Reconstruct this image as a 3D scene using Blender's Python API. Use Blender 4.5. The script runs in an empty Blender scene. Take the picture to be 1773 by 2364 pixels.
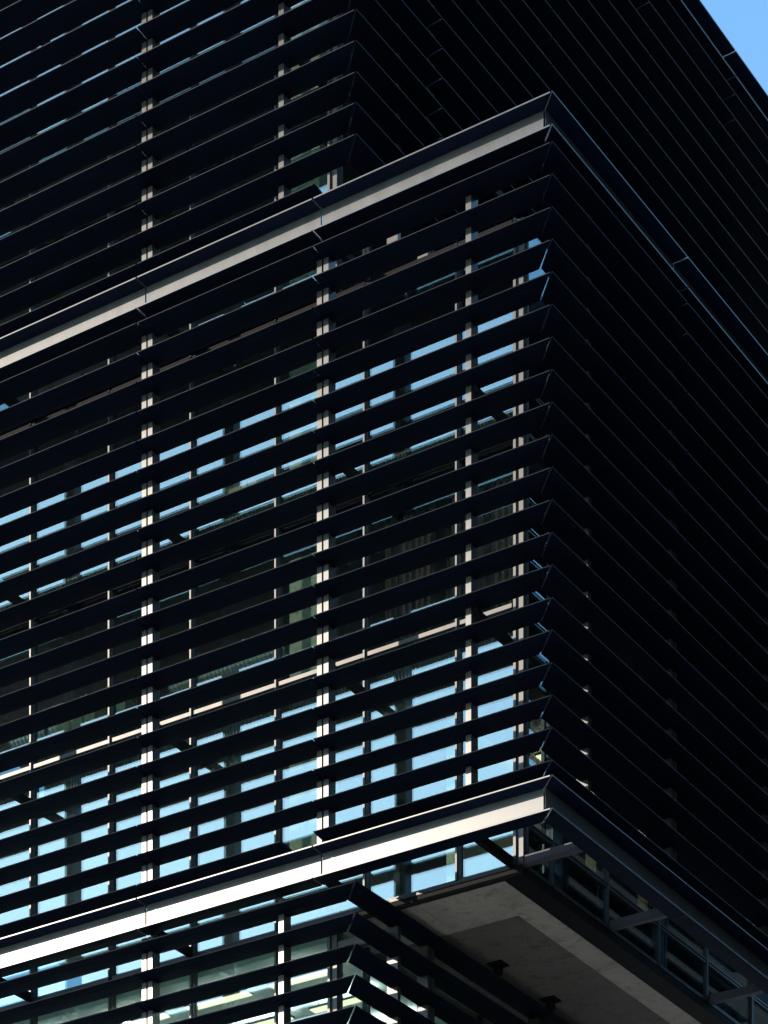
import bpy, math, random
from mathutils import Vector

random.seed(7)
sc = bpy.context.scene
col = sc.collection

# ---------------------------------------------------------------- scale and frame of the place
# All lengths below are in plan units; K turns a plan unit into metres, GZ is the height of the lower
# ledge of the projecting block above the street (plan units).
# The louvre tips of the projecting block meet at x = 0, y = 0. The sunny facade runs along -X
# (it looks towards -Y), the shaded one runs along +Y (it looks towards +X).
K = 1.2086
GZ = 18.7
def P(x, y, z):
    return (x * K, y * K, (z + GZ) * K)

# ---------------------------------------------------------------- camera
cam_d = bpy.data.cameras.new("camera")
cam = bpy.data.objects.new("camera", cam_d)
col.objects.link(cam)
cam.location = P(17.6616, -31.2095, -17.0636)
cam.rotation_euler = (math.radians(90), 0, 0.5746)
cam_d.sensor_fit = 'HORIZONTAL'
cam_d.sensor_width = 36.0
cam_d.lens = 36.0 * 6505.32 / 1773.0
cam_d.shift_y = 3705.76 / 1773.0
cam_d.clip_start = 0.5
cam_d.clip_end = 6000.0
sc.camera = cam

# ---------------------------------------------------------------- sky, sun, exposure
to_sun = Vector((-0.80, -1.0, 0.50)).normalized()
elev = math.asin(to_sun.z)
azim = math.atan2(to_sun.x, to_sun.y)
world = bpy.data.worlds.new("World")
sc.world = world
world.use_nodes = True
wn = world.node_tree
wn.nodes.clear()
w_out = wn.nodes.new('ShaderNodeOutputWorld')
w_bg = wn.nodes.new('ShaderNodeBackground')
w_sky = wn.nodes.new('ShaderNodeTexSky')
w_sky.sky_type = 'NISHITA'
w_sky.sun_disc = False
w_sky.sun_elevation = elev
w_sky.sun_rotation = azim
w_sky.altitude = 50
w_sky.air_density = 1.0
w_sky.dust_density = 0.25
w_sky.ozone_density = 3.5
w_bg.inputs['Strength'].default_value = 0.15
w_tint = wn.nodes.new('ShaderNodeMixRGB')
w_tint.blend_type = 'MULTIPLY'
w_tint.inputs['Fac'].default_value = 1.0
w_tint.inputs['Color2'].default_value = (0.86, 1.06, 1.0, 1.0)     # camera white balance of a clear azure sky
wn.links.new(w_sky.outputs[0], w_tint.inputs['Color1'])
wn.links.new(w_tint.outputs[0], w_bg.inputs['Color'])
wn.links.new(w_bg.outputs[0], w_out.inputs['Surface'])

sun_d = bpy.data.lights.new("sun", 'SUN')
sun_d.energy = 2.0
sun_d.angle = math.radians(0.53)
sun_d.color = (1.0, 0.845, 0.68)
sun = bpy.data.objects.new("sun", sun_d)
sun.rotation_euler = to_sun.to_track_quat('Z', 'Y').to_euler()
sun.location = (-60, -80, 80)
col.objects.link(sun)

sc.view_settings.view_transform = 'Standard'
sc.view_settings.look = 'None'
sc.view_settings.exposure = 1.5
sc.view_settings.gamma = 1.0
sc.view_settings.use_curve_mapping = False

cy = sc.cycles
cy.use_denoising = True
cy.max_bounces = 10
cy.diffuse_bounces = 4
cy.glossy_bounces = 6
cy.transmission_bounces = 6
cy.transparent_max_bounces = 24
cy.sample_clamp_indirect = 6.0

# ---------------------------------------------------------------- materials
def new_mat(name):
    m = bpy.data.materials.new(name)
    m.use_nodes = True
    nt = m.node_tree
    nt.nodes.clear()
    out = nt.nodes.new('ShaderNodeOutputMaterial')
    return m, nt, out

def N(nt, kind, **kw):
    n = nt.nodes.new(kind)
    for k, v in kw.items():
        setattr(n, k, v)
    return n

def coords(nt, scale=(1, 1, 1), per_object=0.0):
    tc = N(nt, 'ShaderNodeTexCoord')
    mp = N(nt, 'ShaderNodeMapping')
    mp.inputs['Scale'].default_value = scale
    nt.links.new(tc.outputs['Object'], mp.inputs['Vector'])
    if per_object:
        oi = N(nt, 'ShaderNodeObjectInfo')
        mul = N(nt, 'ShaderNodeMath', operation='MULTIPLY')
        mul.inputs[1].default_value = per_object
        nt.links.new(oi.outputs['Random'], mul.inputs[0])
        nt.links.new(mul.outputs[0], mp.inputs['Location'])
    return mp

def noise(nt, vec, scale, detail=4.0, rough=0.55):
    n = N(nt, 'ShaderNodeTexNoise')
    n.inputs['Scale'].default_value = scale
    n.inputs['Detail'].default_value = detail
    n.inputs['Roughness'].default_value = rough
    nt.links.new(vec.outputs[0], n.inputs['Vector'])
    return n

def ramp(nt, fac, stops):
    r = N(nt, 'ShaderNodeValToRGB')
    el = r.color_ramp.elements
    while len(el) < len(stops):
        el.new(0.5)
    for e, (p, c) in zip(el, stops):
        e.position = p
        e.color = (c[0], c[1], c[2], 1.0)
    nt.links.new(fac, r.inputs['Fac'])
    return r

def mapr(nt, fac, lo, hi):
    m = N(nt, 'ShaderNodeMapRange')
    m.inputs['To Min'].default_value = lo
    m.inputs['To Max'].default_value = hi
    nt.links.new(fac, m.inputs['Value'])
    return m

def metal(name, base, metallic, rough, vary=0.12, streak=(0.3, 0.3, 3.0), bump=0.0, spec=0.5):
    m, nt, out = new_mat(name)
    b = N(nt, 'ShaderNodeBsdfPrincipled')
    nt.links.new(b.outputs[0], out.inputs['Surface'])
    mp = coords(nt, streak, 37.0)
    n1 = noise(nt, mp, 1.6, 6.0, 0.6)
    n2 = noise(nt, mp, 14.0, 3.0, 0.6)
    mix = N(nt, 'ShaderNodeMath', operation='MULTIPLY_ADD')
    mix.inputs[1].default_value = 0.35
    nt.links.new(n2.outputs['Fac'], mix.inputs[0])
    nt.links.new(n1.outputs['Fac'], mix.inputs[2])
    lo = [c * (1 - vary) for c in base]
    hi = [c * (1 + vary) for c in base]
    cr = ramp(nt, mix.outputs[0], [(0.42, lo), (0.85, hi)])
    nt.links.new(cr.outputs['Color'], b.inputs['Base Color'])
    rr = mapr(nt, mix.outputs[0], rough * 0.86, rough * 1.14)
    nt.links.new(rr.outputs[0], b.inputs['Roughness'])
    b.inputs['Metallic'].default_value = metallic
    b.inputs['Specular IOR Level'].default_value = spec
    if bump:
        bp = N(nt, 'ShaderNodeBump')
        bp.inputs['Strength'].default_value = bump
        bp.inputs['Distance'].default_value = 0.01
        nt.links.new(n1.outputs['Fac'], bp.inputs['Height'])
        nt.links.new(bp.outputs[0], b.inputs['Normal'])
    return m

def diffuse(name, base, rough=0.7, vary=0.12, scale=2.0):
    m, nt, out = new_mat(name)
    b = N(nt, 'ShaderNodeBsdfPrincipled')
    nt.links.new(b.outputs[0], out.inputs['Surface'])
    mp = coords(nt, (1, 1, 1), 20.0)
    n1 = noise(nt, mp, scale, 6.0, 0.6)
    lo = [c * (1 - vary) for c in base]
    hi = [min(1, c * (1 + vary)) for c in base]
    cr = ramp(nt, n1.outputs['Fac'], [(0.3, lo), (0.7, hi)])
    nt.links.new(cr.outputs['Color'], b.inputs['Base Color'])
    b.inputs['Roughness'].default_value = rough
    return m

def concrete(name, base, scale=1.0):
    m, nt, out = new_mat(name)
    b = N(nt, 'ShaderNodeBsdfPrincipled')
    nt.links.new(b.outputs[0], out.inputs['Surface'])
    mp = coords(nt, (1, 1, 1), 9.0)
    big = noise(nt, mp, 0.9 * scale, 6.0, 0.62)
    fine = noise(nt, mp, 9.0 * scale, 8.0, 0.7)
    mixn = N(nt, 'ShaderNodeMath', operation='MULTIPLY_ADD')
    mixn.inputs[1].default_value = 0.55
    nt.links.new(fine.outputs['Fac'], mixn.inputs[0])
    nt.links.new(big.outputs['Fac'], mixn.inputs[2])
    c0 = ramp(nt, mixn.outputs[0], [(0.45, [c * 0.62 for c in base]), (0.72, base), (1.0, [c * 1.18 for c in base])])
    # bug holes and dark blotches
    vo = N(nt, 'ShaderNodeTexVoronoi')
    vo.inputs['Scale'].default_value = 13.0 * scale
    vo.inputs['Randomness'].default_value = 1.0
    nt.links.new(mp.outputs[0], vo.inputs['Vector'])
    pits = ramp(nt, vo.outputs['Distance'], [(0.06, (0.30, 0.29, 0.28)), (0.16, (1, 1, 1))])
    st = noise(nt, mp, 5.0 * scale, 9.0, 0.78)
    stain = ramp(nt, st.outputs['Fac'], [(0.36, (0.40, 0.39, 0.38)), (0.47, (1, 1, 1))])
    m1 = N(nt, 'ShaderNodeMixRGB', blend_type='MULTIPLY')
    m1.inputs['Fac'].default_value = 0.8
    nt.links.new(c0.outputs['Color'], m1.inputs['Color1'])
    nt.links.new(pits.outputs['Color'], m1.inputs['Color2'])
    m2 = N(nt, 'ShaderNodeMixRGB', blend_type='MULTIPLY')
    m2.inputs['Fac'].default_value = 0.75
    nt.links.new(m1.outputs[0], m2.inputs['Color1'])
    nt.links.new(stain.outputs['Color'], m2.inputs['Color2'])
    nt.links.new(m2.outputs[0], b.inputs['Base Color'])
    b.inputs['Roughness'].default_value = 0.85
    bp = N(nt, 'ShaderNodeBump')
    bp.inputs['Strength'].default_value = 0.25
    bp.inputs['Distance'].default_value = 0.01
    nt.links.new(mixn.outputs[0], bp.inputs['Height'])
    nt.links.new(bp.outputs[0], b.inputs['Normal'])
    return m

def glass(name, tint, r0, rough=0.0):
    m, nt, out = new_mat(name)
    tr = N(nt, 'ShaderNodeBsdfTransparent')
    tr.inputs['Color'].default_value = (*tint, 1)
    gl = N(nt, 'ShaderNodeBsdfGlossy')
    gl.inputs['Color'].default_value = (0.84, 0.97, 1.0, 1)
    gl.inputs['Roughness'].default_value = rough
    lw = N(nt, 'ShaderNodeLayerWeight')
    lw.inputs['Blend'].default_value = 0.5
    pw = N(nt, 'ShaderNodeMath', operation='POWER')
    pw.inputs[1].default_value = 5.0
    nt.links.new(lw.outputs['Facing'], pw.inputs[0])
    fr = mapr(nt, pw.outputs[0], r0, 1.0)
    # very slight roller-wave of toughened glass
    mp = coords(nt, (1, 1, 1), 50.0)
    nz = noise(nt, mp, 0.7, 1.0, 0.4)
    bp = N(nt, 'ShaderNodeBump')
    bp.inputs['Strength'].default_value = 0.05
    bp.inputs['Distance'].default_value = 0.02
    nt.links.new(nz.outputs['Fac'], bp.inputs['Height'])
    oi = N(nt, 'ShaderNodeObjectInfo')
    wnz = N(nt, 'ShaderNodeTexWhiteNoise', noise_dimensions='1D')
    nt.links.new(oi.outputs['Random'], wnz.inputs['W'])
    cen = N(nt, 'ShaderNodeVectorMath', operation='SUBTRACT')
    cen.inputs[1].default_value = (0.5, 0.5, 0.5)
    nt.links.new(wnz.outputs['Color'], cen.inputs[0])
    sca = N(nt, 'ShaderNodeVectorMath', operation='SCALE')
    sca.inputs['Scale'].default_value = 0.012
    nt.links.new(cen.outputs[0], sca.inputs[0])
    add = N(nt, 'ShaderNodeVectorMath', operation='ADD')
    nt.links.new(bp.outputs[0], add.inputs[0])
    nt.links.new(sca.outputs[0], add.inputs[1])
    nrm = N(nt, 'ShaderNodeVectorMath', operation='NORMALIZE')
    nt.links.new(add.outputs[0], nrm.inputs[0])
    nt.links.new(nrm.outputs[0], gl.inputs['Normal'])
    mx = N(nt, 'ShaderNodeMixShader')
    nt.links.new(fr.outputs[0], mx.inputs['Fac'])
    nt.links.new(tr.outputs[0], mx.inputs[1])
    nt.links.new(gl.outputs[0], mx.inputs[2])
    nt.links.new(mx.outputs[0], out.inputs['Surface'])
    return m

def lamp(name, color, strength):
    m, nt, out = new_mat(name)
    e = N(nt, 'ShaderNodeEmission')
    e.inputs['Color'].default_value = (*color, 1)
    e.inputs['Strength'].default_value = strength
    nt.links.new(e.outputs[0], out.inputs['Surface'])
    return m

M = {}
M['louver'] = metal("dark_anodised_blade", (0.0040, 0.0080, 0.0200), 0.0, 0.50, 0.30, (0.25, 0.25, 2.0), 0.05, 0.03)
M['edge'] = metal("blade_edge_anodised", (0.005, 0.0052, 0.0065), 0.0, 0.35, 0.15, (0.4, 0.4, 0.4), 0.0, 0.13)
M['satin'] = metal("satin_coated_aluminium", (0.046, 0.048, 0.052), 0.0, 0.300, 0.16, (2.5, 2.5, 0.35), 0.04, 0.45)
M['blade_top'] = diffuse('pale_bounce_face', (0.70, 0.70, 0.70), 0.55, 0.1)  # lower ledge blade top, made pale to bounce light onto the fascia
M['fin'] = metal("dark_satin_fin_coating", (0.034, 0.033, 0.034), 0.0, 0.30, 0.10, (2.0, 2.0, 0.4), 0.03, 0.55)
M['frame'] = metal("window_frame_coating", (0.035, 0.034, 0.037), 0.0, 0.36, 0.10, (2, 2, 0.4), 0.0, 0.42)
M['dark'] = metal("dark_steel", (0.008, 0.0075, 0.009), 0.0, 0.6, 0.25, (1, 1, 1), 0.0, 0.08)
M['bracket'] = metal("grey_painted_steel", (0.07, 0.067, 0.078), 0.0, 0.5, 0.15, (1, 1, 1), 0.0, 0.25)
M['bolt'] = metal("black_bolt", (0.01, 0.01, 0.012), 0.0, 0.5)
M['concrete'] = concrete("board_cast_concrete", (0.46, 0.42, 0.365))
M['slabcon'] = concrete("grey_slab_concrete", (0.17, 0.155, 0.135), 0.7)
M['column'] = concrete("pale_column_concrete", (0.50, 0.47, 0.36), 0.6)
M['ceiling'] = diffuse("painted_ceiling", (0.60, 0.72, 0.72), 0.8, 0.05)
M['floor'] = diffuse("dark_carpet", (0.06, 0.06, 0.06), 0.9, 0.2, 8)
M['inner'] = diffuse("interior_wall_paint", (0.05, 0.055, 0.055), 0.8, 0.1)
M['strip_wall'] = diffuse('cream_partition_paint', (0.62, 0.62, 0.46), 0.8, 0.06)
M['lit_wall'] = diffuse("pale_teal_wall_paint", (0.45, 0.60, 0.60), 0.8, 0.06, 0.6)
M['card'] = diffuse("brown_cardboard", (0.60, 0.52, 0.32), 0.8, 0.1, 5)
M['wood'] = diffuse('oak_veneer', (0.36, 0.25, 0.12), 0.5, 0.2, 6)
M['duct'] = metal("galvanised_steel", (0.62, 0.66, 0.66), 0.5, 0.35, 0.15)
M['ribs'] = diffuse('beige_radiator_paint', (0.16, 0.14, 0.12), 0.5, 0.1)
M['dark_wall'] = diffuse('added_block_dark', (0.010, 0.010, 0.011), 0.9, 0.15)  # near-black, to darken what the shaded windows mirror
M['standin_curtain'] = diffuse('reflection_brown_cloth', (0.055, 0.037, 0.032), 0.9, 0.2, 10)
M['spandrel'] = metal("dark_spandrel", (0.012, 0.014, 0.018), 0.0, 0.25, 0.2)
M['paving'] = concrete("street_paving", (0.25, 0.21, 0.17), 0.5)
M['glass'] = glass("coated_window_glass", (0.70, 0.78, 0.765), 0.19)
M['lamp'] = lamp("linear_lamp_diffuser", (1.0, 0.93, 0.62), 1.0)
M['added_uplight'] = lamp("linear_lamp_added_glow", (1.0, 0.97, 0.90), 10.0)  # added glow that brightens the ceilings

# ---------------------------------------------------------------- mesh helpers
class MB:
    """collects boxes and prisms into one mesh"""
    def __init__(self):
        self.v, self.f, self.mi = [], [], []
    def quadbox(self, a, b, mi=0):
        (x0, y0, z0), (x1, y1, z1) = a, b
        if x0 > x1: x0, x1 = x1, x0
        if y0 > y1: y0, y1 = y1, y0
        if z0 > z1: z0, z1 = z1, z0
        i = len(self.v)
        self.v += [(x0, y0, z0), (x1, y0, z0), (x1, y1, z0), (x0, y1, z0),
                   (x0, y0, z1), (x1, y0, z1), (x1, y1, z1), (x0, y1, z1)]
        for q in ((0, 3, 2, 1), (4, 5, 6, 7), (0, 1, 5, 4), (1, 2, 6, 5), (2, 3, 7, 6), (3, 0, 4, 7)):
            self.f.append(tuple(i + k for k in q)); self.mi.append(mi)
        return self
    def rings(self, rings, mi=0, caps=True):
        """a loft through equal rings of points"""
        i0 = len(self.v); n = len(rings[0])
        for r in rings: self.v += list(r)
        for a in range(len(rings) - 1):
            for k in range(n):
                k2 = (k + 1) % n
                self.f.append((i0 + a * n + k, i0 + a * n + k2, i0 + (a + 1) * n + k2, i0 + (a + 1) * n + k)); self.mi.append(mi)
        if caps:
            self.f.append(tuple(i0 + k for k in reversed(range(n)))); self.mi.append(mi)
            b = i0 + (len(rings) - 1) * n
            self.f.append(tuple(b + k for k in range(n))); self.mi.append(mi)
        return self
    def mesh(self, name, mats, local=False, smooth=False):
        me = bpy.data.meshes.new(name)
        vs = [tuple(c * K for c in p) for p in self.v] if local else [P(*p) for p in self.v]
        me.from_pydata(vs, [], self.f)
        for m in (mats if isinstance(mats, (list, tuple)) else [mats]):
            me.materials.append(m)
        for p, mi in zip(me.polygons, self.mi):
            p.material_index = mi
            p.use_smooth = smooth
        me.update()
        import bmesh
        bm = bmesh.new(); bm.from_mesh(me)
        bmesh.ops.recalc_face_normals(bm, faces=bm.faces)
        bm.to_mesh(me); bm.free()
        return me

def link(name, me, parent=None, loc=None, label=None):
    o = bpy.data.objects.new(name, me)
    col.objects.link(o)
    if loc is not None:
        o.location = loc
    o.parent = parent
    if label: o["label"] = label
    return o

def box(name, mat, a, b, parent=None, label=None):
    return link(name, MB().quadbox(a, b).mesh(name, mat), parent, None, label)

def bevel(o, w, seg=2):
    md = o.modifiers.new("edge", 'BEVEL')
    md.width = w; md.segments = seg; md.limit_method = 'ANGLE'
    return o

def tag(o, label, cat, group=None):
    o["label"] = label; o["category"] = cat
    if group: o["group"] = group
    return o

# ---------------------------------------------------------------- measures
S = 0.4137                 # louvre pitch
LZ0 = 0.18                 # height of louvre row 0 over the lower ledge
DEP = 0.380                # louvre depth
G = 1.30                   # louvre tip to glass, sunny side
GX = 1.20                  # the same, shaded side
M_L = 2.985                # bay, sunny side
M_R = 3.10                 # bay, shaded side
SET = 2.985                # how far the projecting block sticks out
FIN0, FIN1 = 0.245, 0.42   # front and back of the fins
FLOOR = 7 * S              # storey height
ZS = -0.54                 # underside of the concrete soffit
Z_LOW, Z_TOP, Z_ROOF = 0.0, 21 * S, 17.46
LEDGE_H = 0.42

# ---------------------------------------------------------------- the setting
ground_mb = MB()
ground_mb.v = [(-1500, -1500, -GZ), (1500, -1500, -GZ), (1500, 1500, -GZ), (-1500, 1500, -GZ)]
ground_mb.f = [(0, 1, 2, 3)]; ground_mb.mi = [0]
ground = link("ground", ground_mb.mesh("ground", M['paving']))
ground["kind"] = "structure"

# ---------------------------------------------------------------- the building
building = bpy.data.objects.new("office_building", None)
col.objects.link(building)
tag(building, "dark office building of stacked blocks wrapped in horizontal louvres with bright metal ledges", "building")

def block(name, label):
    e = bpy.data.objects.new(name, None)
    col.objects.link(e); e.parent = building
    e["label"] = label
    return e
B_MID = block("cantilevered_block", "projecting block between two bright ledges, three storeys of louvres")
B_UP = block("recessed_block", "set-back block above the upper ledge, reaching the sky")
B_LOW = block("base_block", "set-back block below the concrete soffit with lit rooms")

# louvre section: (depth from the tip, height); rounded nose, bowed underside with one shallow groove
def nose(r, n=6):
    return [(r - r * math.cos(a), r * math.sin(a)) for a in [math.pi / 2 - math.pi * k / n for k in range(n + 1)]]
SECT = [(p[0], p[1]) for p in nose(0.0085)] + [
    (0.06, -0.0190), (0.118, -0.0265), (0.121, -0.0225), (0.126, -0.0225), (0.129, -0.0275), (0.20, -0.0345), (0.27, -0.0390),
    (0.33, -0.0405), (DEP - 0.006, -0.0385), (DEP, -0.034), (DEP - 0.004, -0.029), (0.32, -0.016), (0.23, 0.000), (0.14, 0.009), (0.06, 0.011)]

def blade_mesh(name, mat, side, a, b, mitre_a=False, sect=SECT, slots=None, cap=0):
    """side 'L': along X from a (right end) to b; side 'R': along Y from a to b. mitre_a: the a end is cut along the corner diagonal"""
    mb = MB()
    def ring(t, mit, gap=0.0):
        r = []
        for d, z in sect:
            if side == 'L':
                r.append((t - (d + gap if mit else 0), d, z))
            else:
                r.append((-d, t + (d + gap if mit else 0), z))
        return r
    g = 0.034 if side == 'L' else 0.0
    mb.rings([ring(a, mitre_a, g), ring(b, False)])
    if slots:
        mb.mi = list(slots) + [cap, cap]
    return mb.mesh(name, mat, local=True)

def louver(parent, me, x_off, z):
    o = link("louver", me, parent, (x_off * K, 0, (z + GZ + random.uniform(-0.0022, 0.0022)) * K))
    tilt = math.radians(random.uniform(-0.35, 0.35))
    if me.name.startswith("louver_blade_shaded"):
        o.rotation_euler.y = tilt
    else:
        o.rotation_euler.x = tilt
    return o

GAP = 0.014
L_SEGS_MID = [(0.0, -3.69 + GAP), (-3.69 - GAP, -6.675 + GAP), (-6.675 - GAP, -9.66 + GAP), (-9.66 - GAP, -12.6)]
L_SEGS_SET = [(-SET, -6.675 + GAP), (-6.675 - GAP, -9.66 + GAP), (-9.66 - GAP, -12.6)]
R_SEGS_MID = [(0.0, 3.80 - GAP), (3.80 + GAP, 6.90 - GAP), (6.90 + GAP, 10.0)]
R_SEGS_SET = [(0.0, 2.18 - GAP)] + [(2.18 + M_R * i + GAP, 2.18 + M_R * (i + 1) - GAP) for i in range(4)]

NL = len(SECT)
LSLOT = [1] * 6 + [0] * (NL - 6)
LM = [M['louver'], M['edge']]
mesh_L_mid = [blade_mesh("louver_blade", LM, 'L', a, b, i == 0, slots=LSLOT) for i, (a, b) in enumerate(L_SEGS_MID)]
mesh_L_mid_cut = blade_mesh("louver_blade", LM, 'L', -4.22, -6.675 + GAP, slots=LSLOT)
mesh_L_set = [blade_mesh("louver_blade", LM, 'L', a + (SET if i == 0 else 0), b + (SET if i == 0 else 0), i == 0, slots=LSLOT) for i, (a, b) in enumerate(L_SEGS_SET)]
mesh_L_set_cut = blade_mesh("louver_blade", LM, 'L', -3.67, -6.675 + GAP, slots=LSLOT)
mesh_R_mid = [blade_mesh("louver_blade_shaded", LM, 'R', a, b, i == 0, slots=LSLOT) for i, (a, b) in enumerate(R_SEGS_MID)]
mesh_R_set = [blade_mesh("louver_blade_shaded", LM, 'R', a, b, i == 0, slots=LSLOT) for i, (a, b) in enumerate(R_SEGS_SET)]

def rows(k0, k1):
    return [(k, LZ0 + k * S) for k in range(k0, k1)]

for k, z in rows(0, 20):
    for i, me in enumerate(mesh_L_mid):
        if k == 0 and i == 1:
            louver(B_MID, mesh_L_mid_cut, 0, z)
        else:
            louver(B_MID, me, 0, z)
    for me in mesh_R_mid:
        louver(B_MID, me, 0, z)
for k, z in rows(21, 41):
    if k < 34:
        for i, me in enumerate(mesh_L_set):
            if k == 21 and i == 0:
                louver(B_UP, mesh_L_set_cut, 0, z)
            else:
                louver(B_UP, me, -SET if i == 0 else 0, z)
    for i, me in enumerate(mesh_R_set):
        if k == 21 and i == 0:
            continue
        louver(B_UP, me, -SET, z)
for k, z in rows(-9, -1):
    for i, me in enumerate(mesh_L_set):
        if i < 2 or k > -5:
            louver(B_LOW, me, -SET if i == 0 else 0, z)
    for me in mesh_R_set[:3]:
        louver(B_LOW, me, -SET, z)

# ledges: a C shaped channel, blade - fascia - blade
LT = 0.014
D = 0.22
def c_section():
    h = LEDGE_H
    return [(D + 0.03, 0.0), (0.003, 0.0), (0.0, -0.003), (0.0, -0.019), (0.003, -0.022), (0.10, -0.030), (D, -0.030),
            (D, -h + 0.0), (0.003, -h + 0.0), (0.0, -h - 0.003), (0.0, -h - 0.019), (0.003, -h - 0.022), (0.10, -h - 0.028), (D + 0.03, -h - 0.028)]
CSEC = c_section()
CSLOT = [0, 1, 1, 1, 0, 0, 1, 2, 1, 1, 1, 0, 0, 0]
def ledge(parent, side, a, b, mitre, x_off, z):
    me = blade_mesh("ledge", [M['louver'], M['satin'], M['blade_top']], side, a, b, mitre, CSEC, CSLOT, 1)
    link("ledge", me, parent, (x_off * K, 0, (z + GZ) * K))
for z, par, in ((Z_LOW, B_MID), (Z_TOP, B_MID)):
    for i, (a, b) in enumerate(L_SEGS_MID):
        ledge(par, 'L', a, b, i == 0, 0, z)
    for i, (a, b) in enumerate(R_SEGS_MID):
        ledge(par, 'R', a, b, i == 0, 0, z)
for i, (a, b) in enumerate(R_SEGS_SET):
    ledge(B_UP, 'R', a, b, i == 0, -SET, Z_ROOF)
for i, (a, b) in enumerate(L_SEGS_SET):
    ledge(B_UP, 'L', a + (SET if i == 0 else 0), b + (SET if i == 0 else 0), i == 0, -SET if i == 0 else 0, Z_ROOF)

# vertical fins that carry the louvres (double at the joints of the bays)
def fin_L(parent, x0, x1, z0, z1):
    box("fin", M['fin'], (x0, FIN0, z0), (x1, FIN1, z1), parent)
def fin_R(parent, off, y0, y1, z0, z1):
    box("fin", M['fin'], (off - FIN1, y0, z0), (off - FIN0, y1, z1), parent)
FW = 0.079
def pair_L(parent, xc, z0, z1):
    fin_L(parent, xc - 0.0145 - FW, xc - 0.0145, z0, z1); fin_L(parent, xc + 0.0145, xc + 0.0145 + FW, z0, z1)
def pair_R(parent, off, yc, z0, z1):
    fin_R(parent, off, yc - 0.0145 - FW, yc - 0.0145, z0, z1); fin_R(parent, off, yc + 0.0145, yc + 0.0145 + FW, z0, z1)
zm = (Z_LOW - 0.002, Z_TOP - LEDGE_H - 0.03)
fin_L(B_MID, -1.434, -1.352, *zm)
for x in (-3.690, -6.675, -9.66): pair_L(B_MID, x, *zm)
fin_R(B_MID, 0, 1.39, 1.475, *zm)
for y in (3.86, 6.92): pair_R(B_MID, 0, y, *zm)
zu = (Z_TOP + 0.02, Z_ROOF - LEDGE_H - 0.03)
fin_L(B_UP, -4.417, -4.332, *zu)
for x in (-6.675, -9.66): pair_L(B_UP, x, *zu)
fin_R(B_UP, -SET, 1.40, 1.48, *zu)
for i in range(4): pair_R(B_UP, -SET, 2.27 + M_R * i, *zu)
zl = (-5.2, -LEDGE_H - 0.05)
fin_L(B_LOW, -4.417, -4.332, *zl)
for x in (-6.675, -9.66): pair_L(B_LOW, x, *zl)
zl2 = (-5.2, ZS - 0.03)
fin_R(B_LOW, -SET, 1.40, 1.48, *zl2)
for i in range(2): pair_R(B_LOW, -SET, 2.27 + M_R * i, *zl2)

# brackets (outriggers) from the glass line to the fins, with bolts
def bracket_L(parent, xc, z, z_h=0.11, y0=0.26, y1=G, mat='dark'):
    mb = MB()
    w = 0.045
    mb.rings([[(xc - w, y0, z + z_h), (xc + w, y0, z + z_h), (xc + w, y0 + 0.12, z), (xc - w, y0 + 0.12, z)],
              [(xc - w, y1, z + z_h), (xc + w, y1, z + z_h), (xc + w, y1, z), (xc - w, y1, z)]])
    for yy in (y0 + 0.16, y0 + 0.24, y1 - 0.06):
        for zz in (z + 0.025, z + z_h - 0.025):
            mb.quadbox((xc + w, yy - 0.010, zz - 0.010), (xc + w + 0.010, yy + 0.010, zz + 0.010), 1)
    link("bracket", mb.mesh("bracket", [M[mat], M['bolt']]), parent)
def bracket_R(parent, yc, z, off=0.0, z_h=0.11, x0=0.275, x1=GX):
    mb = MB()
    w = 0.012
    r0 = [(off - x0 - 0.10, yc - w, z + z_h), (off - x0 - 0.10, yc + w, z + z_h), (off - x0, yc + w, z), (off - x0, yc - w, z)]
    r1 = [(off - x1, yc - w, z + z_h), (off - x1, yc + w, z + z_h), (off - x1, yc + w, z), (off - x1, yc - w, z)]
    mb.rings([r0, r1])
    # lower flange
    mb.quadbox((off - x1, yc, z - 0.012), (off - x0 - 0.02, yc + 0.09, z - 0.001))
    for xx in (x0 + 0.10, x0 + 0.165, x0 + 0.23):
        for zz in (z + 0.024, z + 0.082):
            mb.quadbox((off - xx - 0.009, yc - w - 0.008, zz - 0.009), (off - xx + 0.009, yc - w, zz + 0.009), 1)
    for zz in (z + 0.028, z + 0.084):
        mb.quadbox((off - x1 + 0.03, yc - w - 0.008, zz - 0.008), (off - x1 + 0.046, yc - w, zz + 0.008), 1)
    link("bracket", mb.mesh("bracket", [M['bracket'], M['bolt']]), parent)
for lvl in range(4):
    z = -0.39 + lvl * FLOOR
    bracket_L(B_MID, -1.33, z)
    for x in (-3.69, -6.675, -9.66):
        bracket_L(B_MID, x, z)
    if lvl == 0:
        for y in (1.28, 3.70, 6.82): bracket_R(B_MID, y, -0.388)
    else:
        for y in (3.86, 6.92): bracket_R(B_MID, y, z)
for lvl in (4, 5):
    z = -0.39 + lvl * FLOOR
    for x in (-4.37, -6.675, -9.66): bracket_L(B_UP, x, z)
bracket_R(B_LOW, 1.28, -0.86, -SET)

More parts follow.
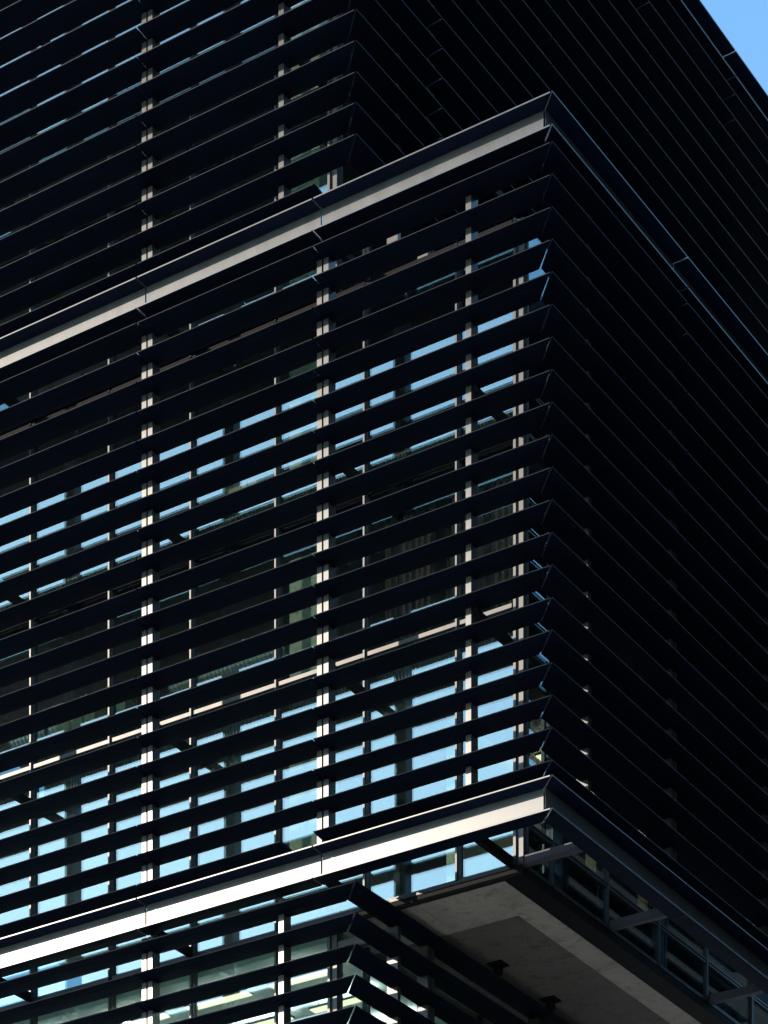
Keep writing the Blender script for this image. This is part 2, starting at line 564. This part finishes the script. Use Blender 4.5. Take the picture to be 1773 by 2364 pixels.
# window wall: mullions, transoms, panes
XM = [-2.178 - 1.4895 * i for i in range(8)]
YM = [2.084 + 1.555 * i for i in range(9)]
FRM = 0.030
def mullion_L(parent, x, z0, z1, w=FRM):
    mb = MB()
    mb.quadbox((x - w, G - 0.055, z0), (x + w, G + 0.06, z1))
    mb.quadbox((x - w * 0.45, G - 0.085, z0), (x + w * 0.45, G - 0.055, z1))
    link("mullion", mb.mesh("mullion", M['frame']), parent)
def mullion_R(parent, off, y, z0, z1, w=0.022):
    mb = MB()
    mb.quadbox((off - GX - 0.06, y - w, z0), (off - GX + 0.045, y + w, z1))
    link("mullion", mb.mesh("mullion", M['frame']), parent)
def pane_L(parent, xa, xb, z0, z1, off=0.0):
    box("window_pane", M['glass'], (xa, G + off - 0.012, z0), (xb, G + off + 0.012, z1), parent)
def pane_R(parent, off, ya, yb, z0, z1):
    box("window_pane", M['glass'], (off - GX - 0.012, ya, z0), (off - GX + 0.012, yb, z1), parent)
def rail_L(parent, xa, xb, z0, z1, y0=G - 0.05, y1=G + 0.05, mat='frame', name="transom"):
    box(name, M[mat], (xa, y0, z0), (xb, y1, z1), parent)
def rail_R(parent, off, ya, yb, z0, z1, x0=GX - 0.04, x1=GX + 0.05, mat='frame', name="transom"):
    box(name, M[mat], (off - x1, ya, z0), (off - x0, yb, z1), parent)

def corner_post(parent, xc, z0, z1):
    mb = MB()
    mb.quadbox((xc - 0.10, G - 0.05, z0), (xc + 0.05, G + 0.10, z1))
    mb.quadbox((xc - 0.085, G - 0.085, z0), (xc - 0.045, G - 0.05, z1))
    mb.quadbox((xc + 0.05, G + 0.03, z0), (xc + 0.075, G + 0.06, z1))
    link("corner_post", mb.mesh("corner_post", M['frame']), parent)

def window_wall(parent, corner_x, z_base, storeys, right_to, left_to, first=True):
    """storeys: list of (floor level) heights, each storey FLOOR high; z_base the sill of the lowest"""
    z_end = z_base + storeys * FLOOR
    gx = corner_x - GX
    corner_post(parent, gx, z_base - 0.03, z_end - 0.12)
    xs = [gx - 0.10] + [x for x in XM if x < gx - 0.3 and x > left_to] + [left_to]
    ys = [G + 0.10] + [y for y in YM if y < right_to] + [right_to]
    for x in xs[1:-1]:
        mullion_L(parent, x, z_base - 0.02, z_end - 0.12)
    for y in ys[1:-1]:
        mullion_R(parent, corner_x, y, z_base - 0.02, z_end - 0.12)
    for s in range(storeys):
        zf = z_base + s * FLOOR
        zt = zf + 0.56
        seat = (0.012, 0.0, 0.0)[s]          # how deep the panes sit in their frames
        ztop = zf + FLOOR - 0.14
        for a, b in zip(xs[:-1], xs[1:]):
            a2, b2 = a - FRM, b + FRM
            rail_L(parent, a2, b2, zt - 0.028, zt + 0.028)
            rail_L(parent, a2, b2, zf - 0.06, zf + 0.0, mat='frame' if parent is B_MID and s == 0 else 'dark')
            rail_L(parent, a2, b2, ztop, ztop + 0.05, mat='dark')
            pane_L(parent, a2, b2, zf + 0.002, zt - 0.03, seat)
            pane_L(parent, a2, b2, zt + 0.03, ztop - 0.002, seat)
        for a, b in zip(ys[:-1], ys[1:]):
            a2, b2 = a + 0.022, b - 0.022
            rail_R(parent, corner_x, a2, b2, zt - 0.035, zt - 0.012)
            rail_R(parent, corner_x, a2, b2, zt + 0.012, zt + 0.035)
            rail_R(parent, corner_x, a2, b2, zf - 0.05, zf + 0.0)
            pane_R(parent, corner_x, a2, b2, zf + 0.002, zt - 0.037)
            pane_R(parent, corner_x, a2, b2, zt + 0.037, ztop)
window_wall(B_MID, 0.0, -0.36, 3, 10.0, -12.6)
window_wall(B_UP, -SET, -0.36 + 3 * FLOOR, 3, 14.2, -12.6)
window_wall(B_LOW, -SET, -0.36 - 2 * FLOOR, 2, 8.5, -12.6)

# floor slabs, ceilings and inner walls
def slab(parent, x0, x1, y0, y1, zf, cover=True):
    box("floor_slab", M['slabcon'], (x0, y0, zf - 0.26), (x1, y1, zf - 0.08), parent)
    if cover:
        box("slab_cover", M['dark'], (x0, y0 - 0.035, zf - 0.30), (x1, y0 - 0.003, zf - 0.04), parent)
    box("floor_finish", M['floor'], (x0 + 0.02, y0 + 0.02, zf - 0.078), (x1 - 0.02, y1 - 0.02, zf - 0.05), parent)
BX = -12.6
for s in range(1, 3):
    slab(B_MID, BX, -GX - 0.13, G + 0.13, 12.0, -0.36 + s * FLOOR, s != 1)
slab(B_MID, BX, -GX - 0.13, G + 0.13, 12.0, -0.36 + 3 * FLOOR)
for s in range(4, 7):
    slab(B_UP, BX, -SET - GX - 0.13, G + 0.13, 14.4, -0.36 + s * FLOOR)
box("inner_wall", M['inner'], (BX, 7.4, -0.5), (-4.6, 7.6, 3 * FLOOR - 0.8), B_MID)
box("inner_wall", M['inner'], (-4.8, 3.6, -0.5), (-4.6, 7.39, 3 * FLOOR - 0.8), B_MID)
box("inner_wall", M['inner'], (BX, 6.0, 3 * FLOOR - 0.4), (-6.6, 6.2, 6 * FLOOR - 0.8), B_UP)
box("inner_wall", M['inner'], (-6.8, 6.21, 3 * FLOOR - 0.4), (-6.6, 14.2, 6 * FLOOR - 0.8), B_UP)
for parent, z0, z1 in ((B_MID, -0.5, 3 * FLOOR - 0.76), (B_UP, 3 * FLOOR - 0.5, 6 * FLOOR - 0.76)):
    for s in range(3):
        za = z0 + s * FLOOR
        box("column", M['column'], (-5.19, 1.62, za), (-4.68, 2.1, za + FLOOR - 0.28), parent)
# closing walls at the far end and shaded-side linings with one narrow clear strip beside each mullion
box("end_wall", M['inner'], (BX, 10.05, -0.5), (-GX - 0.02, 10.2, 3 * FLOOR - 0.7), B_MID)
box("end_wall", M['inner'], (BX, 14.25, 3 * FLOOR - 0.4), (-SET - GX - 0.02, 14.4, 6 * FLOOR - 0.7), B_UP)
box("partition", M['strip_wall'], (-2.75, 1.9, -0.44), (-2.60, 10.04, FLOOR - 0.64), B_MID)
box("partition", M['inner'], (-2.75, 2.6, FLOOR - 0.40), (-2.60, 10.04, 3 * FLOOR - 0.64), B_MID)
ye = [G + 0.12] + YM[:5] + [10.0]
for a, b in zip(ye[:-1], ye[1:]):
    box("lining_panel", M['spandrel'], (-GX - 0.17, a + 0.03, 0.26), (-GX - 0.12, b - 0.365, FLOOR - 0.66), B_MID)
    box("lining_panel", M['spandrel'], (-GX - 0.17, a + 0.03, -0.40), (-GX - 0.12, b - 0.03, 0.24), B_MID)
# ribbed convector panels behind the glass above each slab, sunny side
def ribbed_panel(parent, xa, xb, z0, z1, y):
    mb = MB()
    mb.quadbox((xa, y + 0.02, z0), (xb, y + 0.04, z1))
    n = int((xb - xa) / 0.055)
    for i in range(n):
        x = xa + 0.02 + i * 0.055
        mb.quadbox((x, y, z0 + 0.01), (x + 0.022, y + 0.019, z1 - 0.03 - 0.02 * random.random()))
    mb.quadbox((xa, y - 0.02, z1 + 0.001), (xb, y + 0.05, z1 + 0.03))
    link("convector_panel", mb.mesh("convector_panel", M['ribs']), parent)
for s in (1, 2):
    zf = -0.36 + s * FLOOR
    xs = [-1.25] + XM[1:]
    for a, b in zip(xs[:-1], xs[1:]):
        ribbed_panel(B_MID, b + 0.06, a - 0.06, zf + 0.03, zf + 0.44, G + 0.16)

# concrete soffit of the overhang: edge panels and recessed field
def cpanel(x0, x1, y0, y1, z0, z1, mat='concrete'):
    j = 0.006
    o = box("soffit_panel", M[mat], (x0 + j, y0 + j, z0), (x1 - j, y1 - j, z1), B_MID)
    bevel(o, 0.006)
XI, YI = -1.855, 2.335
XE = -1.455
cpanel(-2.85, XE, 1.285, YI, ZS, ZS + 0.16)
cpanel(-5.4, -2.85, 1.285, YI, ZS, ZS + 0.16)
for a, b in ((YI, 3.41), (3.41, 4.605), (4.605, 5.8), (5.8, 7.0), (7.0, 8.2), (8.2, 10.0)):
    cpanel(XI, XE, a, b, ZS, ZS + 0.16)
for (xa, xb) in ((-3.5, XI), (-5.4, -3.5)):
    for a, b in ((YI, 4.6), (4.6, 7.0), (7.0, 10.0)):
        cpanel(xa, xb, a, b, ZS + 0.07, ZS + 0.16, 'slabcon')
# dark steel edge trim round the soffit
box("edge_trim", M['dark'], (-5.4, 1.235, ZS - 0.004), (-GX + 0.04, 1.280, -0.432), B_MID)
box("edge_trim", M['dark'], (-1.450, 1.282, ZS - 0.004), (-GX + 0.04, 10.0, -0.432), B_MID)
box("sill", M['frame'], (-5.4, 1.225, -0.430), (-1.34, 1.275, -0.392), B_MID)

# base block below, down to the street
box("base_wall", M['spandrel'], (BX, G + 0.2, -GZ), (-SET - GX - 0.2, 8.6, -0.55 - 2 * FLOOR), B_LOW)
slab(B_LOW, BX, -SET - GX - 0.13, G + 0.13, 8.6, -0.36 - FLOOR)
box("ceiling", M['ceiling'], (BX, G + 0.13, ZS - 0.10), (-SET - GX - 0.13, 8.6, ZS - 0.02), B_LOW)
box("inner_wall", M['lit_wall'], (BX, 5.2, -0.53 - FLOOR), (-SET - GX - 0.13, 5.4, ZS - 0.11), B_LOW)
box("inner_wall", M['lit_wall'], (BX, 5.2, -0.53 - 2 * FLOOR), (-SET - GX - 0.13, 5.4, -0.75 - FLOOR), B_LOW)

# ---------------------------------------------------------------- unseen block added across the side street to darken the shaded windows' reflection
nb = bpy.data.objects.new("added_dark_block", None)
col.objects.link(nb)
tag(nb, "unseen dark block added across the side street to darken the shaded windows", "building")
NX0, NX1, NY0, NY1, NT = 12.5, 26.0, -4.0, 60.0, 13.3
box("wall", M['dark_wall'], (NX0, NY0, -GZ), (NX1, NY1, NT), nb)
box("cornice", M['dark_wall'], (NX0 - 0.25, NY0 - 0.25, NT + 0.002), (NX1 + 0.25, NY1 + 0.25, NT + 0.35), nb)

# ---------------------------------------------------------------- loose things
# added curtains imitating a brown reflection in the glass above the first transom
def standin_curtain(x0, x1, z0, z1, y, label):
    mb = MB()
    n = int((x1 - x0) / 0.018)
    pts = []
    ph = random.random() * 6
    for i in range(n + 1):
        x = x0 + (x1 - x0) * i / n
        pts.append((x, y + 0.028 * math.sin(x * 62 + ph) + 0.012 * math.sin(x * 23 + ph * 2)))
    for (x, yy) in pts:
        mb.v += [(x, yy, z0), (x, yy * 0.6 + y * 0.4, z1)]
    for i in range(n):
        mb.f.append((2 * i, 2 * i + 2, 2 * i + 3, 2 * i + 1)); mb.mi.append(0)
    o = link("standin_curtain", mb.mesh("standin_curtain", M['standin_curtain'], smooth=True))
    md = o.modifiers.new("cloth", 'SOLIDIFY'); md.thickness = 0.004
    tag(o, label, "standin_curtain", "added brown curtains imitating a reflection")
standin_curtain(-3.58, -2.75, FLOOR - 0.38, 2 * FLOOR - 0.7, G + 0.32, "reflection-imitating brown curtain beside the middle pair of fins, one storey above the lower ledge")
standin_curtain(-2.60, -2.22, FLOOR - 0.38, 2 * FLOOR - 0.7, G + 0.32, "narrow reflection-imitating brown curtain drawn beside a wider one, one storey above the lower ledge")
standin_curtain(-2.12, -1.50, FLOOR - 0.38, 2 * FLOOR - 0.7, G + 0.32, "reflection-imitating brown curtain next to the glass corner, one storey above the lower ledge")
def ceiling_light(x0, x1, y, z, label, group="pendant lights in the rooms of the base block", rz=0.0):
    r = bpy.data.objects.new("ceiling_light", None)
    col.objects.link(r)
    tag(r, label, "ceiling light", group)
    r.rotation_euler.z = rz
    r.location = P((x0 + x1) / 2, y, z)
    def part(name, mat, a, b):
        me = MB().quadbox(a, b).mesh(name, mat, local=True)
        link(name, me, r)
    L = (x1 - x0) / 2
    part("housing", M['bracket'], (-L, -0.09, 0.012), (L, 0.09, 0.040))
    part("diffuser", M['lamp'], (-L + 0.01, -0.08, 0.0), (L - 0.01, 0.08, 0.010))
    part("added_uplight", M['added_uplight'], (-L + 0.02, -0.07, 0.041), (L - 0.02, 0.07, 0.046))  # unseen glowing top, added to light the ceiling above
    for s in (-1, 1):
        part("hanger", M['dark'], (s * L * 0.8 - 0.004, -0.004, 0.047), (s * L * 0.8 + 0.004, 0.004, 0.16))
ORD = ("first", "second", "third", "fourth", "fifth", "sixth")
for row, y in enumerate((1.95, 3.0, 4.1)):
    where = ("window-side", "middle", "innermost")[row]
    for i in range(5):
        xa = -5.75 - 1.4895 * i
        ceiling_light(xa, xa + 1.12, y, ZS - 0.27, "lit pendant light below the lower ledge, %s row, %s from the corner" % (where, ORD[i]))
for i in range(3):
    xa = -5.75 - 1.4895 * i
    ceiling_light(xa, xa + 1.12, 1.95, -0.36 - FLOOR - 0.42, "lit pendant light one storey below the others, %s from the corner" % ORD[i])
for i in range(1, 4):
    ya = 2.05 + 1.555 * i
    o = ceiling_light(-2.45, -1.45, ya, FLOOR - 0.36 - 0.52, "lit pendant light behind the shaded strip windows over the soffit, %s from the corner" % ORD[i - 1],
                      "pendant lights behind the shaded strip windows", math.radians(90))

# spiral duct
def duct(x0, x1, y, z, r, label):
    mb = MB()
    n = 20; rings = []
    steps = int((x1 - x0) / 0.025)
    for i in range(steps + 1):
        x = x0 + (x1 - x0) * i / steps
        rr = r * (1.0 + (0.045 if i % 3 == 0 else 0.0))
        rings.append([(x, y + rr * math.cos(2 * math.pi * k / n), z + rr * math.sin(2 * math.pi * k / n)) for k in range(n)])
    mb.rings(rings)
    o = link("air_duct", mb.mesh("air_duct", M['duct']))
    tag(o, label, "duct")
duct(-7.85, -5.75, 2.45, 4.33, 0.19, "ribbed galvanised air duct behind the sunny windows, nearer the pale column")
duct(-10.95, -9.25, 2.45, 4.33, 0.19, "ribbed galvanised air duct behind the sunny windows, beside the cartons")

# shelf with cartons behind the sunny windows
shelf = bpy.data.objects.new("storage_shelf", None)
col.objects.link(shelf)
shelf.location = P(-8.95, 2.0, FLOOR - 0.41)
tag(shelf, "dark metal storage shelf holding cartons behind the sunny windows", "shelf")
def spart(name, a, b):
    link(name, MB().quadbox(a, b).mesh(name, M['bracket'], local=True), shelf)
SH = 3.70 - (FLOOR - 0.41)
spart("shelf_board", (-0.85, -0.2, SH - 0.03), (0.85, 0.2, SH))
spart("shelf_board", (-0.85, -0.2, SH * 0.45), (0.85, 0.2, SH * 0.45 + 0.03))
for sx in (-1, 1):
    for sy in (-1, 1):
        spart("post", (sx * 0.87 - 0.018, sy * 0.18 - 0.018, 0.0), (sx * 0.87 + 0.018, sy * 0.18 + 0.018, SH + 0.5))
for i, (x, w, h, lab) in enumerate(((-9.50, 0.24, 0.27, "low pale carton on the shelf, next to the air duct"),
                                    (-9.23, 0.20, 0.33, "pale carton on the shelf between a low and a tall carton"),
                                    (-9.00, 0.21, 0.40, "tallest pale carton on the shelf behind the sunny windows"),
                                    (-8.45, 0.26, 0.36, "pale carton standing apart from the others on the shelf"))):
    c = bpy.data.objects.new("carton", None)
    col.objects.link(c)
    c.location = P(x, 1.98, 3.702)
    tag(c, lab, "carton", "cartons on the shelf")
    link("body", MB().quadbox((-w / 2, -0.14, 0), (w / 2, 0.14, h - 0.012)).mesh("body", M['card'], local=True), c)
    for sgn in (-1, 1):
        link("flap", MB().quadbox((-w / 2, min(0.002, sgn * 0.14), h - 0.011), (w / 2, max(-0.002, sgn * 0.14) if sgn > 0 else -0.002, h - 0.002)).mesh("flap", M['card'], local=True), c)

# wooden cabinet one storey up
cab = bpy.data.objects.new("wooden_cabinet", None)
col.objects.link(cab)
cab.location = P(-5.95, 1.85, 2 * FLOOR - 0.41)
tag(cab, "light wooden cabinet against the sunny windows two storeys above the soffit", "cabinet")
CH = 6.50 - (2 * FLOOR - 0.41)
def cpart(name, a, b, mat='wood'):
    link(name, MB().quadbox(a, b).mesh(name, M[mat], local=True), cab)
cpart("carcass", (-0.45, -0.18, 0.06), (0.45, 0.2, CH - 0.03))
cpart("top", (-0.47, -0.21, CH - 0.029), (0.47, 0.21, CH))
cpart("plinth", (-0.43, -0.16, 0.0), (0.43, 0.18, 0.059))
for sgn in (-1, 1):
    cpart("door", (sgn * 0.225 - 0.215, -0.2, 0.08), (sgn * 0.225 + 0.215, -0.181, CH - 0.05))
    cpart("handle", (sgn * 0.04 - 0.008, -0.215, CH * 0.55), (sgn * 0.04 + 0.008, -0.201, CH * 0.55 + 0.14), 'frame')

# soffit spotlights
for i, (x, y) in enumerate(((-3.0, 3.72), (-3.0, 5.25))):
    r = bpy.data.objects.new("soffit_spotlight", None)
    col.objects.link(r)
    r.location = P(x, y, ZS + 0.07)
    tag(r, ("unlit black spotlight under the concrete soffit nearer the corner", "unlit black spotlight under the concrete soffit farther from the corner")[i], "spotlight", "spotlights under the soffit")
    def part(name, mat, mb):
        link(name, mb.mesh(name, mat, local=True), r)
    part("mounting_plate", M['dark'], MB().quadbox((-0.12, -0.12, -0.02), (0.12, 0.12, -0.001)))
    n = 16
    part("lamp_head", M['dark'], MB().rings([[(0.075 * s * math.cos(2 * math.pi * k / n), 0.075 * s * math.sin(2 * math.pi * k / n), zz) for k in range(n)] for s, zz in ((0.8, -0.021), (1, -0.05), (1.0, -0.14), (0.9, -0.15))]))
